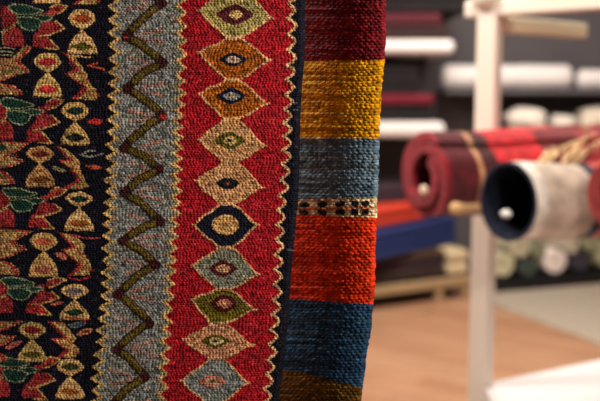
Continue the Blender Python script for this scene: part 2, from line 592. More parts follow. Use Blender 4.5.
    glass(74.5, 284, 299, 320, 30, (104, 96, 98), (34, 60, 42), (206, 164, 104))
    glass(70, 359, 376, 399, 29, (70, 74, 32), (160, 96, 46))
    glass(66, 440, 458, 480, 29, BR, GN)
    glass(47.5, 53, 72, 97, 29, (186, 52, 52), (184, 48, 50), (208, 170, 102))
    glass(40, 146, 163, 187, 29.5, (112, 48, 30), (116, 66, 30), (190, 140, 88))
    glass(43.5, 233, 251, 277, 29.5, (184, 88, 60), (176, 104, 76), (198, 156, 96))
    glass(32, 322, 339, 362, 29.5, (122, 30, 30), (88, 74, 26), (176, 146, 88))
    glass(30, 404, 420, 443, 29, DR, GN)
    glass(46.5, -40, -22, 3.5, 28, BR, DR)
    # stray little leaves
    R.stroke([(97, 63), (88, 66), (96, 67), (104, 70)], 1.8, (196, 76, 60))
    R.fill(sm([(86, 122), (94, 118.5), (103, 120), (101, 124), (92, 124.5)]), (206, 52, 48), .4)
    R.stroke([(81, 155), (90, 150), (94, 151)], 1.5, (150, 152, 130))
    R.stroke([(80, 155), (90, 157), (103, 153.5)], 1.4, (134, 132, 118))
    R.fill(sm([(83, 166), (93, 164.5), (104, 167), (95, 170.5)]), (188, 82, 60), .4)
    R.fill(sm([(50, 167), (58, 166.5), (66, 171), (62, 173)]), (150, 138, 92), .4)
    R.stroke([(72, 235.5), (84, 238), (99, 238.5)], 1.9, (176, 70, 72))
    R.fill(sm([(54, 253), (61, 252), (69, 258), (64, 260.5), (56, 257)]), (184, 104, 82), .4)
    R.fill(sm([(48, 305), (57, 301), (65, 301.5), (58, 306)]), (190, 96, 80), .4)
    R.fill(sm([(67, 325), (76, 322), (88, 321), (82, 327), (72, 328.5)]), (92, 98, 100), .4)
    R.fill(sm([(75, 335), (83, 329), (94, 328), (90, 334), (80, 336.5)]), (204, 130, 90), .4)
    R.fill(sm([(79, 334), (84, 331), (91, 330.5), (86, 333.5)]), (116, 34, 34), .4)
    R.fill(sm([(4, 348), (14, 341.5), (24, 340.5), (17, 347), (8, 350)]), (170, 88, 82), .4)
    R.stroke([(66, 317), (88, 320)], 1.5, (176, 50, 66))
    R.stroke([(68, 277.5), (80, 280), (90, 277)], 1.6, (190, 50, 58))
    R.ell(64.5, 280, 2.2, 1.8, (216, 178, 116), .5)
    for x, y_ in ((292, 103), (293, 109.5), (288, 250)):
        R.stroke([(x, y_), (x + 5, y_ + .5)], 1.2, (110, 106, 110))
    return R


def paint_striped():
    R = Ras(230, -46, 400, 450, (118, 22, 30))
    def band(yl, yr, c, heather=0.0):
        pts = [(230, yl - (yr - yl) * .5)] + [(x, yl + (yr - yl) * (x - 305) / 75 + .35 * math.sin(x * .7)) for x in range(300, 400, 2)]
        R.fill(pts + [(400, 500), (230, 500)], c, 0, heather)
    band(61, 60, (214, 148, 14), .12)
    band(138, 138.5, (96, 118, 132), .45)
    for y_, c in ((157, (170, 158, 110)), (164, (150, 160, 150)), (170, (160, 172, 170)), (178, (150, 160, 160))):
        R.stroke([(290, y_ + 1), (400, y_)], 1.4, c, .2, speck=.25)
    band(199, 197.5, (222, 196, 152), .12)
    for k, x in enumerate((304, 322, 340, 355, 365.5)):
        for y_ in (204.5, 212.5):
            R.ell(x, y_ - (x - 305) * .012, 5.0 if k < 3 else 4.0, 3.0, (30, 30, 34), .3, 3)
    for x in (286, 268):
        for y_ in (204.5, 212.5):
            R.ell(x, y_, 5, 3, (30, 30, 34), .3, 3)
    R.stroke([(290, 208.8), (378, 207.6)], 2.2, (200, 74, 34), .3, speck=-.9)
    band(215, 218, (214, 52, 14), .1)
    band(300, 305, (40, 70, 98), .2)
    for y_, c in ((318, (60, 92, 118)), (331, (70, 98, 120)), (352, (30, 46, 78))):
        R.stroke([(285, y_), (380, y_ + 5)], 2.5, c, .1, speck=-.3)
    band(373, 393, (96, 66, 20), .15)
    band(425, 450, (118, 22, 30), .1)
    return R


def hash2(a, b, k):
    h = np.sin(a * 127.1 + b * 311.7 + k * 74.7) * 43758.5453
    return h - np.floor(h)


def vnoise(x, y, k):
    xi, yi = np.floor(x), np.floor(y)
    fx, fy = x - xi, y - yi
    fx, fy = fx * fx * (3 - 2 * fx), fy * fy * (3 - 2 * fy)
    return ((hash2(xi, yi, k) * (1 - fx) + hash2(xi + 1, yi, k) * fx) * (1 - fy)
            + (hash2(xi, yi + 1, k) * (1 - fx) + hash2(xi + 1, yi + 1, k) * fx) * fy)


def reflect(v, lo, hi):
    span = hi - lo
    t = np.mod(v - lo, 2 * span)
    return lo + np.where(t > span, 2 * span - t, t)


def weave(name, R, us, vs, warp, depth, pc, pr, amp, win, thick, var=0.3, stag=.5, jit=.5):
    """a hanging flat-woven rug: every weft float is modelled as a small bump; colour is the dye of each thread"""
    U, V = np.meshgrid(us, vs)                       # cloth coordinates (unsheared)
    PX = warp(U, V)
    fine = (np.abs(np.gradient(us))[None, :] < 1.2) & (np.abs(np.gradient(vs))[:, None] < 1.2)
    wu = U + 1.0 * (vnoise(U / 21, V / 17, 1) - .5) * 2
    wv = V + 0.9 * (vnoise(U / 26, V / 13, 2) - .5) * 2 + 0.7 * (vnoise(U / 7, V / 9, 5) - .5)
    row = np.floor(wv / pr)
    b = wv / pr - row - .5
    sh = np.mod(row, 2) * stag
    colf = wu / pc + sh + (hash2(row, 0 * row, 9) - .5) * jit + jit * (vnoise(U / 9, row * .8, 10) - .5)
    cix = np.floor(colf)
    a = colf - cix - .5
    rs = hash2(cix, row, 3)
    bump = np.clip(1 - np.abs(2 * a) ** 2.1, 0, 1) ** .8 * (.42 + .58 * np.cos(np.pi * b * .98))
    bump = bump * (.6 + .8 * rs)
    # sample the pattern; each float takes a slightly displaced sample so outlines step like weaving
    sx = PX + (hash2(cix, row, 11) - .5) * 1.1
    sy = V + (hash2(cix, row, 12) - .5) * 1.0
    x0, x1, y0, y1 = win
    sx = np.clip(reflect(sx, x0, x1), R.x0, R.x0 + (R.W - 1) / S)
    sy = np.clip(reflect(sy, y0, y1), R.y0, R.y0 + (R.H - 1) / S)
    ii = np.clip(((sx - R.x0) * S).astype(int), 0, R.W - 1)
    jj = np.clip(((sy - R.y0) * S).astype(int), 0, R.H - 1)
    col = R.img[jj, ii].astype(np.float64)
    he = R.heather[jj, ii]
    up = R.up[jj, ii]
    streak = vnoise(U / 38, row * .9, 21) - .5
    abrash = vnoise(U / 160, V / 11, 22) - .5
    m = 1 + var * 1.5 * (hash2(cix, row, 4) - .5) + .26 * streak + .24 * abrash
    m = m * (1 + he * 1.1 * (hash2(cix, row, 31) - .5))
    col *= np.clip(m, .25, 2.0)[..., None]
    # mixed yarns in the heathered fields
    r2 = hash2(cix, row, 41)
    for lo, hi, tint in ((.0, .12, (176, 150, 132)), (.12, .24, (92, 104, 104)), (.24, .34, (70, 66, 72)), (.34, .44, (176, 176, 170)), (.44, .5, (120, 128, 96))):
        k = (he > .9) & (r2 >= lo) & (r2 < hi)
        col[k] = col[k] * .35 + np.array(lin(tint)) * .65
    r3 = hash2(cix, row, 43)
    k = (he < .9) & (r3 > .955)
    col[k] = np.minimum(1, col[k] * 1.5 + .012)
    k = (he < .9) & (r3 < .05)
    col[k] *= .55
    col = np.clip(col, .002, .95)
    base = depth(U, V)                                # metres from the camera plane along +Y
    Y = base - (bump * amp + up * amp * .55) * np.where(fine, 1, .6) + amp
    aa, bb = (PX - 300) / F, (200.5 - V) / F
    dy = CP + bb * SP
    P = np.stack([CAM[0] + aa * Y / dy, Y, CAM[2] + (-SP + bb * CP) * Y / dy], -1)
    nv, nu = U.shape
    o0 = P.reshape(-1, 3).mean(0)
    o0 = np.array([o0[0], P[..., 1].mean(), P[..., 2].min()])
    P = (P - o0).reshape(-1, 3)
    idx = np.arange(nv * nu).reshape(nv, nu)
    q = np.stack([idx[:-1, :-1], idx[1:, :-1], idx[1:, 1:], idx[:-1, 1:]], -1).reshape(-1, 4)
    me = bpy.data.meshes.new(name)
    me.vertices.add(len(P))
    me.vertices.foreach_set('co', P.astype(np.float32).ravel())
    me.loops.add(q.size)
    me.loops.foreach_set('vertex_index', q.astype(np.int32).ravel())
    me.polygons.add(len(q))
    me.polygons.foreach_set('loop_start', np.arange(0, q.size, 4, dtype=np.int32))
    me.polygons.foreach_set('use_smooth', np.ones(len(q), bool))
    me.update(calc_edges=True)
    at_ = me.attributes.new('dye', 'FLOAT_COLOR', 'POINT')
    c4 = np.concatenate([col.reshape(-1, 3), np.ones((len(P), 1))], 1)
    at_.data.foreach_set('color', c4.astype(np.float32).ravel())
    m = bpy.data.materials.new(name + '_wool')
    m.use_nodes = True
    nt = m.node_tree
    bs = nt.nodes['Principled BSDF']
    bs.inputs['Roughness'].default_value = .75
    bs.inputs['Specular IOR Level'].default_value = .12
    an = nt.nodes.new('ShaderNodeAttribute')
    an.attribute_name = 'dye'
    nt.links.new(an.outputs['Color'], bs.inputs['Base Color'])
    o = link(name, me, m)
    o.location = o0
    so = o.modifiers.new('thickness', 'SOLIDIFY')
    so.thickness = thick
    so.offset = -1
    so.use_even_offset = False
    return o


def axis(fine0, fine1, step, lo, hi, coarse):
    a = np.arange(fine0, fine1, step)
    l = np.arange(lo, fine0 - coarse * .5, coarse)
    r = np.arange(fine1 + coarse * .5, hi, coarse)
    return np.concatenate([l, a, r])


edge1 = [(-300, 309), (-60, 306), (0, 305), (50, 304.5), (100, 302), (188, 298.5), (230, 296), (282, 291), (330, 287), (370, 283.5), (401, 279), (460, 272), (1100, 240)]
edge2 = [(-300, 392), (-60, 387), (0, 386), (50, 385), (90, 383), (135, 380), (188, 377.5), (217, 377), (240, 377.5), (282, 376), (306, 373.5), (355, 367), (401, 362.5), (460, 356), (1100, 330)]


def ws(pts, wob, k):
    def edge(V):
        e = np.interp(V, [p[0] for p in pts], [p[1] for p in pts])
        # soften the polyline
        e = (e + np.interp(V - 14, [p[0] for p in pts], [p[1] for p in pts]) + np.interp(V + 14, [p[0] for p in pts], [p[1] for p in pts])) / 3
        return e + wob * (vnoise(V / 3.1, V * 0, k) - .5) + wob * .7 * np.sin(V / 23.0)
    return edge


e1, e2 = ws(edge1, .8, 51), ws(edge2, 1.3, 52)
VLOW = 200.5 + F * math.tan(math.atan(1.45 / .562) - PITCH)
kilim_r = paint_kilim()
us = axis(-4, 305.01, .66, -380, 306, 6)
vs = axis(-14, 415, .55, -250, VLOW, 6)


def warp1(U, V):
    return U + (e1(V) - 305) * np.clip(.62 + .38 * U / 305, .2, 1)


def depth1(U, V):
    d = .555 + .004 * np.sin(U / 70 + .5) + .003 * np.sin(V / 120 + U / 200)
    return d + .004 * np.clip((U - 299) / 6, 0, 1) ** 2


kilim = weave('kilim_rug', kilim_r, us, vs, warp1, depth1, 3.4, 2.15, .00105, (-4, 345, -44, 446), .0035, .62, .3)
tag(kilim, 'hanging flat-woven rug with a column of diamonds on a crimson band and dark figured field', 'rug', 'rugs hanging in front')

striped_r = paint_striped()
vs2 = axis(-14, 415, .6, -250, 200.5 + F * math.tan(math.atan(1.45 / .60) - PITCH), 6)
us2 = axis(268, 386.01, .8, 232, 387, 4)


def warp2(U, V):
    return U + (e2(V) - 386)


def depth2(U, V):
    s_ = np.clip((384 - U) / 84, 0, 1.6)
    return .572 + .058 * s_ ** 2 + .0016 * np.sin(V / 60) + .003 * np.clip((U - 380) / 6, 0, 1) ** 2


striped = weave('striped_rug', striped_r, us2, vs2, warp2, depth2, 5.0, 2.8, .0013, (231, 399, -44, 446), .003, .6, .36, .16)
tag(striped, 'rug with plain maroon, yellow, blue, orange and navy stripes hanging behind the diamond rug', 'rug', 'rugs hanging in front')

# ------------------------------------------------------------------ the room
bm = bmesh.new()
add_box(bm, (1.0, 2.4, -.05), (9.0, 9.4, .1))
fl = obj('floor', bm, None)
m = bpy.data.materials.new('wood_planks')
m.use_nodes = True
nt = m.node_tree
b = nt.nodes['Principled BSDF']
b.inputs['Roughness'].default_value = .42
tc = nt.nodes.new('ShaderNodeTexCoord')
mp_ = nt.nodes.new('ShaderNodeMapping')
mp_.inputs['Rotation'].default_value = (0, 0, math.radians(38))
br = nt.nodes.new('ShaderNodeTexBrick')
br.inputs['Color1'].default_value = (*lin((200, 150, 116)), 1)
br.inputs['Color2'].default_value = (*lin((182, 130, 97)), 1)
br.inputs['Mortar'].default_value = (*lin((150, 104, 76)), 1)
br.inputs['Scale'].default_value = 1.0
br.inputs['Mortar Size'].default_value = .004
br.inputs['Brick Width'].default_value = 1.4
br.inputs['Row Height'].default_value = .14
nt.links.new(tc.outputs['Object'], mp_.inputs['Vector'])
nt.links.new(mp_.outputs['Vector'], br.inputs['Vector'])
mp2 = nt.nodes.new('ShaderNodeMapping')
mp2.inputs['Rotation'].default_value = (0, 0, math.radians(38))
mp2.inputs['Scale'].default_value = (1.2, 14, 1)
nz = nt.nodes.new('ShaderNodeTexNoise')
nz.inputs['Scale'].default_value = 2.0
nz.inputs['Detail'].default_value = 5
nt.links.new(tc.outputs['Object'], mp2.inputs['Vector'])
nt.links.new(mp2.outputs['Vector'], nz.inputs['Vector'])
mr = nt.nodes.new('ShaderNodeMapRange')
mr.inputs['From Min'].default_value = .3
mr.inputs['From Max'].default_value = .7
mr.inputs['To Min'].default_value = .72
mr.inputs['To Max'].default_value = 1.1
nt.links.new(nz.outputs['Fac'], mr.inputs['Value'])
mx = nt.nodes.new('ShaderNodeMix')
mx.data_type = 'RGBA'
mx.blend_type = 'MULTIPLY'
mx.inputs['Factor'].default_value = 1
nt.links.new(br.outputs['Color'], mx.inputs['A'])
nt.links.new(mr.outputs['Result'], mx.inputs['B'])
nt.links.new(mx.outputs['Result'], b.inputs['Base Color'])
fl.data.materials.append(m)
struct(fl)

WALL_Y = 7.0
wallm = mat('dark_grey_plaster', (92, 84, 86), .9, .08, 3)
bm = bmesh.new()
add_box(bm, (1.0, WALL_Y + .05, 1.6), (9.0, .1, 3.2))
struct(obj('wall_back', bm, wallm))
bm = bmesh.new()
add_box(bm, (5.55, 2.4, 1.6), (.1, 9.4, 3.2))
struct(obj('wall_right', bm, mat('warm_white_plaster', (190, 180, 170), .9, .05, 3)))

# grey carpet runner on the planks
bm = bmesh.new()
ca = [at_z(496, 306, 0), at_z(640, 360, 0), at_z(760, 330, 0), at_z(760, 272, 0), at_z(488, 294, 0)]
vv = [bm.verts.new((p.x, p.y, 0.001)) for p in ca]
f_ = bm.faces.new(vv)
ex = bmesh.ops.extrude_face_region(bm, geom=[f_])
bmesh.ops.translate(bm, vec=(0, 0, .007), verts=[g for g in ex['geom'] if isinstance(g, bmesh.types.BMVert)])
tag(obj('floor_carpet', bm, mat('grey_pile', (178, 162, 144), .95, .12, 40, .3)),
    'pale grey carpet lying flat on the wooden floor beside the dark plinth', 'carpet')

# ------------------------------------------------------------------ white display rack
white = mat('white_enamel', (240, 224, 208), .35, spec=.4)
PD = 1.9
pt = at(491, 0, PD)
pb = at(479.5, 401, PD)
px = (pt.x + pb.x) / 2
rack = empty('display_rack', (px, PD, 0))
tag(rack, 'white metal display rack whose corner post stands by the rolled rugs', 'rack')
ang = math.radians(-32)
PW = .045


def rk(p):
    return Vector(p) - Vector((px, PD, 0))


def part_bar(name, p, q, w, h, mtl=white, bevel=.005):
    bm = bmesh.new()
    bar_between(bm, rk(p), rk(q), w, h, bevel)
    return obj(name, bm, mtl, rack)


rail_z = at(499, 9.5, PD).z
top_z = rail_z + .022
bm = bmesh.new()
add_box(bm, (0, 0, top_z / 2), (PW, PW, top_z), math.radians(-32), .004)
obj('post', bm, white, rack)
bm = bmesh.new()
add_box(bm, (0, 0, .006), (.11, .11, .012), math.radians(-32), .003)
obj('foot_plate', bm, white, rack)
c0 = Vector((px, PD, rail_z))
pa = at_z(604, 1.5, rail_z)
dA = (pa - c0)
dA.z = 0
dA = dA.normalized()
pB = at_z(583, 31, rail_z - .03)
dB = Vector((pB.x - px, pB.y - PD, 0))
lenB = dB.length
dB = dB.normalized()
LA = .85
part_bar('rail', c0 - dA * .055 + Vector((0, 0, .002)), c0 + dA * LA + Vector((0, 0, .002)), .036, .036)
part_bar('rail', c0 + dB * .02 + Vector((0, 0, -.03)), c0 + dB * lenB + Vector((0, 0, -.03)), .03, .034, mat('cream_enamel', (226, 206, 172), .4))
endp = c0 + dA * LA
bm = bmesh.new()
e_ = rk(endp)
add_box(bm, (e_.x, e_.y, top_z / 2), (PW, PW, top_z), math.radians(-32), .004)
obj('post', bm, white, rack)
# finial on the corner
bm = bmesh.new()
bmesh.ops.create_uvsphere(bm, u_segments=20, v_segments=12, radius=.031)
bmesh.ops.translate(bm, vec=(-.012, -.01, top_z + .004), verts=bm.verts)
obj('corner_cap', bm, white, rack, smooth=True)
# shelf board low on the rack
sz = at(490, 384, PD).z
e0 = Vector((px + .006, PD, sz))
qb = at_z(600, 360, sz)
dS = (qb - e0)
dS.z = 0
dS = dS.normalized()
bm = bmesh.new()
corners = [e0, e0 + dS * .95, e0 + dS * .95 + dA * LA, e0 + Vector((.16, -.75, 0)), e0 + Vector((-.012, -.3, 0))]
vv = [bm.verts.new(rk(c)) for c in corners]
f_ = bm.faces.new(vv)
ex = bmesh.ops.extrude_face_region(bm, geom=[f_])
bmesh.ops.translate(bm, vec=(0, 0, -.05), verts=[g for g in ex['geom'] if isinstance(g, bmesh.types.BMVert)])
obj('shelf_board', bm, mat('white_laminate', (232, 224, 222), .45), rack)

# ------------------------------------------------------------------ rolled rugs lying on the rack
HEAD = math.radians(62)


def place_roll(o, centre, head, tilt=0.0, spin=0.0):
    d = Vector((math.sin(head), math.cos(head), math.sin(tilt))).normalized()
    q = d.to_track_quat('Z', 'Y')
    o.rotation_mode = 'QUATERNION'
    o.rotation_quaternion = q @ Quaternion((0, 0, 1), spin)
    o.location = centre


c1 = at(427, 178.5, 1.64)
R1 = .09
redm = band_mat('red_wool', [(0, (140, 20, 34)), (.0015, (84, 14, 22)), (.074, (184, 132, 96)), (.085, (66, 15, 21)), (.125, (190, 26, 32)), (.25, (116, 24, 28)), (.36, (150, 34, 32)), (.45, (90, 20, 26))], scale=45, mottle=.45)
r1 = obj('rolled_rug', spiral_roll(R1, .0466, 2.0, .62, seed=1, tele=.03, lump=.5), redm, smooth=False)
place_roll(r1, c1, HEAD, 0.0, 1.4)
tag(r1, 'rolled crimson rug with a cream stripe near its end, lying leftmost on the rack', 'rolled rug', 'rolled rugs on the rack')

bm = bmesh.new()
bmesh.ops.create_uvsphere(bm, u_segments=16, v_segments=10, radius=1)
bmesh.ops.scale(bm, vec=(.011, .008, .009), verts=bm.verts)
tg = obj('price_tag', bm, mat('cream_paper', (226, 196, 170), .7), r1, smooth=True)
tg['label'] = 'small pale tag inside the roll'
tg.location = r1.rotation_quaternion.inverted() @ (at(424, 190.5, 1.62) - c1)

c2 = at(508, 203, 1.52)
R2 = .074
crm = band_mat('cream_navy_wool', [(0, (44, 44, 66)), (.003, (228, 214, 200)), (.03, (192, 170, 152)), (.125, (184, 162, 144)), (.148, (36, 36, 56)), (.175, (186, 60, 46)), (.25, (60, 24, 28)), (.3, (170, 40, 36))], scale=30, mottle=.34)
r2 = empty('rolled_rug', c2)
place_roll(r2, c2, HEAD)
tag(r2, 'hollow rolled rug, cream outside and navy inside, in front of the crimson roll', 'rolled rug', 'rolled rugs on the rack')
obj('outer_face', spiral_roll(R2, .0712, 1.05, .5, seed=4, fill=.95, lump=.5), crm, r2)
obj('backing', spiral_roll(.0697, .0665, 1.05, .488, seed=4, fill=.9, lump=.5), mat('navy_wool', (26, 30, 48), .9, .3, 60), r2)
bm = bmesh.new()
bmesh.ops.create_uvsphere(bm, u_segments=16, v_segments=10, radius=1)
bmesh.ops.scale(bm, vec=(.012, .008, .008), verts=bm.verts)
tg = obj('price_tag', bm, mat('white_paper', (236, 232, 226), .7), r2, smooth=True)
tg['label'] = 'small white tag inside the roll'
inv = r2.rotation_quaternion.inverted()
tg.location = inv @ (at(506, 214, 1.535) - c2)
# fringe thrown back over the top of the roll
bm = bmesh.new()
rnd = random.Random(12)
qd = Vector((math.sin(HEAD), math.cos(HEAD), 0))
side = Vector((qd.y, -qd.x, 0))
for k in range(13):
    xs_ = rnd.uniform(532, 590)
    xe_ = xs_ + rnd.uniform(12, 50)
    Ys = 1.545 + (xs_ - 532) * .0011
    P0, P1 = at(xs_, 171 - (xs_ - 532) * .09 + rnd.uniform(-3, 4), Ys), at(xe_, rnd.uniform(140, 158) - (xe_ - 560) * .22, Ys + .07)
    pts = []
    for j in range(7):
        t = j / 6
        p = P0.lerp(P1, t)
        p += Vector((rnd.uniform(-.004, .004), 0, .010 * math.sin(math.pi * t) + rnd.uniform(-.002, .002)))
        pts.append(inv @ (p - c2))
    tube(bm, pts, .0025, 6)
fr = obj('fringe', bm, mat('cream_cord', (226, 190, 142), .85), r2, smooth=True)
fr['label'] = 'cream knotted fringe'

c3 = at(614, 196, 1.42)
r3 = obj('rolled_rug', spiral_roll(.066, .02, 3, .5, seed=8), band_mat('rust_wool', [(0, (132, 34, 32)), (.02, (112, 24, 28)), (.2, (96, 24, 30))], scale=50, mottle=.3))
place_roll(r3, c3, HEAD, 0, .6)
tag(r3, 'rust red rolled rug at the picture edge beside the cream roll', 'rolled rug', 'rolled rugs on the rack')

# red rug thrown over the rolls behind
c4 = at(474, 139, 1.80)
r4 = obj('rolled_rug', spiral_roll(.026, .01, 2, .62, seed=9, squash=.85, lump=.4), band_mat('scarlet_wool', [(0, (200, 30, 38)), (.12, (210, 44, 40)), (.2, (150, 26, 30)), (.3, (206, 150, 110)), (.33, (176, 34, 36))], scale=60, mottle=.35))
place_roll(r4, c4, HEAD, 0.03, .3)
tag(r4, 'thin scarlet rolled rug behind the crimson roll, in front of the white post', 'rolled rug', 'rolled rugs on the rack')

# pale stick poking out between the two big rolls
a0, a1 = at(452, 208.5, 1.555), at(518, 206, 1.65)
bm = bmesh.new()
pk = lambda t: (a1 - a0) * t
tube(bm, [pk(0), pk(.02), pk(.1), pk(.14), pk(1)], [.007, .0115, .0115, .008, .008], 14)
tag(obj('wooden_stick', bm, mat('beech_stick', (214, 168, 118), .5, .12, 20), smooth=True, loc=a0),
    'pale wooden stick poking out under the crimson roll beside the hollow cream roll', 'stick')

# ------------------------------------------------------------------ back of the shop: platforms and stacks
oak = mat('pale_oak', (168, 138, 102), .6, .15, 12, stretch=(1, 8, 8))
darkwood = mat('dark_stain', (46, 36, 34), .6, .2, 14)
# left platform, its front edge running away to the right
fa = at_z(340, 317, 0)
fb = at_z(474, 298, 0)
dp = (fb - fa)
dp.z = 0
Lp = dp.length
dp = dp.normalized()
np_ = Vector((-dp.y, dp.x, 0))
rotp = math.atan2(dp.y, dp.x)
pz = .165
plat = empty('low_platform', (fa.x, fa.y, 0))
plat.rotation_euler = (0, 0, rotp)
tag(plat, 'low pale wooden platform on short legs under the blue and red pile', 'platform')
bm = bmesh.new()
add_box(bm, (Lp / 2, .03, pz - .03), (Lp, .05, .06), 0, .005)
obj('front_rail', bm, oak, plat)
bm = bmesh.new()
add_box(bm, (Lp / 2, .45, pz - .012), (Lp, .78, .024), 0, .004)
obj('deck', bm, darkwood, plat)
for lx in (.08, Lp * .74, Lp - .06):
    for ly in (.04, .8):
        bm = bmesh.new()
        add_box(bm, (lx, ly, (pz - .06) / 2 + .0), (.055, .05, pz - .06), 0, .004)
        obj('leg', bm, oak, plat)


def pile(name, x, y, z0, w, d, h, layers, mtl, label, group, seed, rot=0.0):
    wpos = fa + dp * x + np_ * y
    bm = bmesh.new()
    folded_rug(bm, 0, 0, 0, w, d, h, layers, 0, seed)
    o = obj(name, bm, mtl, loc=(wpos.x, wpos.y, z0))
    o.rotation_euler = (0, 0, rotp + rot)
    tag(o, label, 'folded rug', group)
    return o


G = 'folded rugs piled on the platform'
z = pz + .001
pile('folded_rug', Lp * .915, .30, z, Lp * .16, .5, .19, 2, mat('beige_wool', (206, 182, 146), .9, .15, 30), 'beige folded rug at the end of the platform, beside the white post', G, 4)
mats_dark = [mat('umber_wool', (66, 48, 44), .9, .3, 40), mat('plum_wool', (58, 40, 48), .9, .3, 40), mat('coffee_wool', (84, 60, 48), .9, .3, 40)]
for k, (h, t) in enumerate(((.075, 'umber brown folded rug at the bottom of the platform pile'), (.06, 'plum brown folded rug second from the bottom of the platform pile'),
                            (.055, 'coffee brown folded rug directly under the blue one'))):
    pile('folded_rug', Lp * .42, .42, z, Lp * .8, .68, h, 2, mats_dark[k], t, G, k)
    z += h + .001
pile('folded_rug', Lp * .46, .40, z, Lp * 1.02, .72, .20, 3, mat('royal_blue_wool', (32, 44, 92), .9, .25, 30), 'thick royal blue folded rug below the orange red one', G, 5, .36)
z += .201
pile('folded_rug', Lp * .34, .40, z, Lp * .72, .66, .15, 2, mat('orange_red_wool', (206, 62, 40), .9, .2, 30), 'orange red folded rug on the blue one', G, 6, .36)
z += .151
pile('folded_rug', Lp * .5, .44, z, Lp * .9, .5, .12, 2, mats_dark[1], 'dark plum folded rug topmost on the platform pile', G, 7)

# right plinth with upright-lying patterned rolls seen end on
ga = at_z(490, 294, 0)
gb = at_z(622, 281.6, 0)
dg = (gb - ga)
pl_len = dg.length
dg = dg.normalized()
rotg = math.atan2(dg.y, dg.x)
ng = Vector((-dg.y, dg.x, 0))
pl_h = .085
bm = bmesh.new()
add_box(bm, (pl_len / 2, .19, pl_h / 2), (pl_len, .36, pl_h), 0, .006)
plinth = obj('low_plinth', bm, mat('black_stain', (24, 22, 24), .5), loc=ga)
plinth.rotation_euler = (0, 0, rotg)
tag(plinth, 'low black plinth under the row of pale rolled rugs', 'plinth')
ends = [(505, 15.5, (196, 184, 150), 'beige and sage rolled rug on the plinth right of the post'),
        (531, 11, (62, 70, 62), 'narrow dark green rolled rug on the plinth, left of the palest one'),
        (557, 15, (236, 216, 206), 'pinkish white rolled rug, palest on the plinth'),
        (584, 12, (56, 48, 58), 'dark plum rolled rug on the plinth, right of the palest one'),
        (612, 16, (170, 160, 124), 'khaki rolled rug on the plinth at the picture edge')]
yy = ga.y + .2
low = []


def plinth_roll(x, zc, rr_, c, lab, seed):
    o = obj('rolled_rug', spiral_roll(rr_ * .95, rr_ * .25, 3, .3, seed=seed, nL=4, per=28, fill=.94), band_mat('rolled_wool', [(0, c), (.3, tuple(int(v * .8) for v in c))], scale=18, mottle=.35))
    o.rotation_mode = 'QUATERNION'
    o.rotation_quaternion = ng.to_track_quat('Z', 'Y')
    q_ = ga + dg * x + ng * .05
    o.location = (q_.x, q_.y, zc)
    tag(o, lab, 'rolled rug', 'rolled rugs on the plinth')


for k, (ex_, rp, c, lab) in enumerate(ends):
    rr_ = rp * yy / F
    x = (ex_ - 490) / 132 * pl_len * 1.0
    zc = pl_h + rr_ + .002
    low.append((x, zc, rr_))
    plinth_roll(x, zc, rr_, c, lab, 20 + k)
for k, (i_, rp, c, lab) in enumerate(((0, 12, (184, 170, 140), 'sand coloured rolled rug on top of the beige and dark green ones'),
                                      (1, 9.5, (128, 126, 100), 'sage rolled rug lying on the dark green and the palest ones'),
                                      (2, 9.5, (190, 172, 150), 'light tan rolled rug lying on the palest and the plum ones'),
                                      (3, 12, (150, 140, 108), 'olive tan rolled rug lying on the plum and the khaki ones'))):
    (xa_, za_, ra_), (xb_, zb_, rb_) = low[i_], low[i_ + 1]
    rr_ = rp * yy / F
    d1, d2 = ra_ + rr_, rb_ + rr_
    D_ = math.hypot(xb_ - xa_, zb_ - za_)
    t_ = (d1 * d1 - d2 * d2 + D_ * D_) / (2 * D_)
    h_ = math.sqrt(max(0, d1 * d1 - t_ * t_))
    ux, uz = (xb_ - xa_) / D_, (zb_ - za_) / D_
    plinth_roll(xa_ + ux * t_ - uz * h_, za_ + uz * t_ + ux * h_, rr_, c, lab, 40 + k)

# ------------------------------------------------------------------ wall shelves
SY = 5.9
lam = mat('white_shelf', (222, 210, 206), .5)
iron = mat('dark_iron', (48, 44, 46), .5)


def wall_shelf(x0, x1, yt, yb, lab, mtl=lam, near=SY, rnd_end=True):
    a, b_ = at(x0, yt, near), at(x1, yb, near)
    th = a.z - b_.z
    root = empty('wall_shelf', ((a.x + b_.x) / 2, WALL_Y, b_.z))
    tag(root, lab, 'shelf', 'shelves on the back wall')
    L = b_.x - a.x
    dep = WALL_Y - near - .002
    bm = bmesh.new()
    add_box(bm, (0, -dep / 2 - .002, th / 2), (L, dep, th), 0, th * .42, 4)
    obj('board', bm, mtl, root)
    for s_ in (-.3, .3):
        bm = bmesh.new()
        bar_between(bm, (L * s_, -.02, -.07), (L * s_, -.02, -.0), .03, .03, .003)
        bar_between(bm, (L * s_, -.03, -.06), (L * s_, -dep * .8, -.012), .024, .024, .003)
        obj('bracket', bm, iron, root)
    return a.x, b_.x, b_.z + th


xa, xb, s1 = wall_shelf(330, 455, 39.5, 53.5, 'white wall shelf with a maroon pile on it, upper of the two left ones')
xa, xb, s3 = wall_shelf(322, 446, 122, 138, 'white wall shelf under the black and red folded rugs, lower of the two left ones')
_, _, s2 = wall_shelf(446, 700, 90, 94, 'thin grey wall shelf carrying white wrapped rolls', mat('grey_shelf', (96, 90, 92), .6), 6.45)
_, _, s4 = wall_shelf(500, 700, 131, 141, 'grey wall shelf carrying crumpled white cushions above the rolls', mat('grey_shelf_low', (120, 112, 110), .6), 6.45)


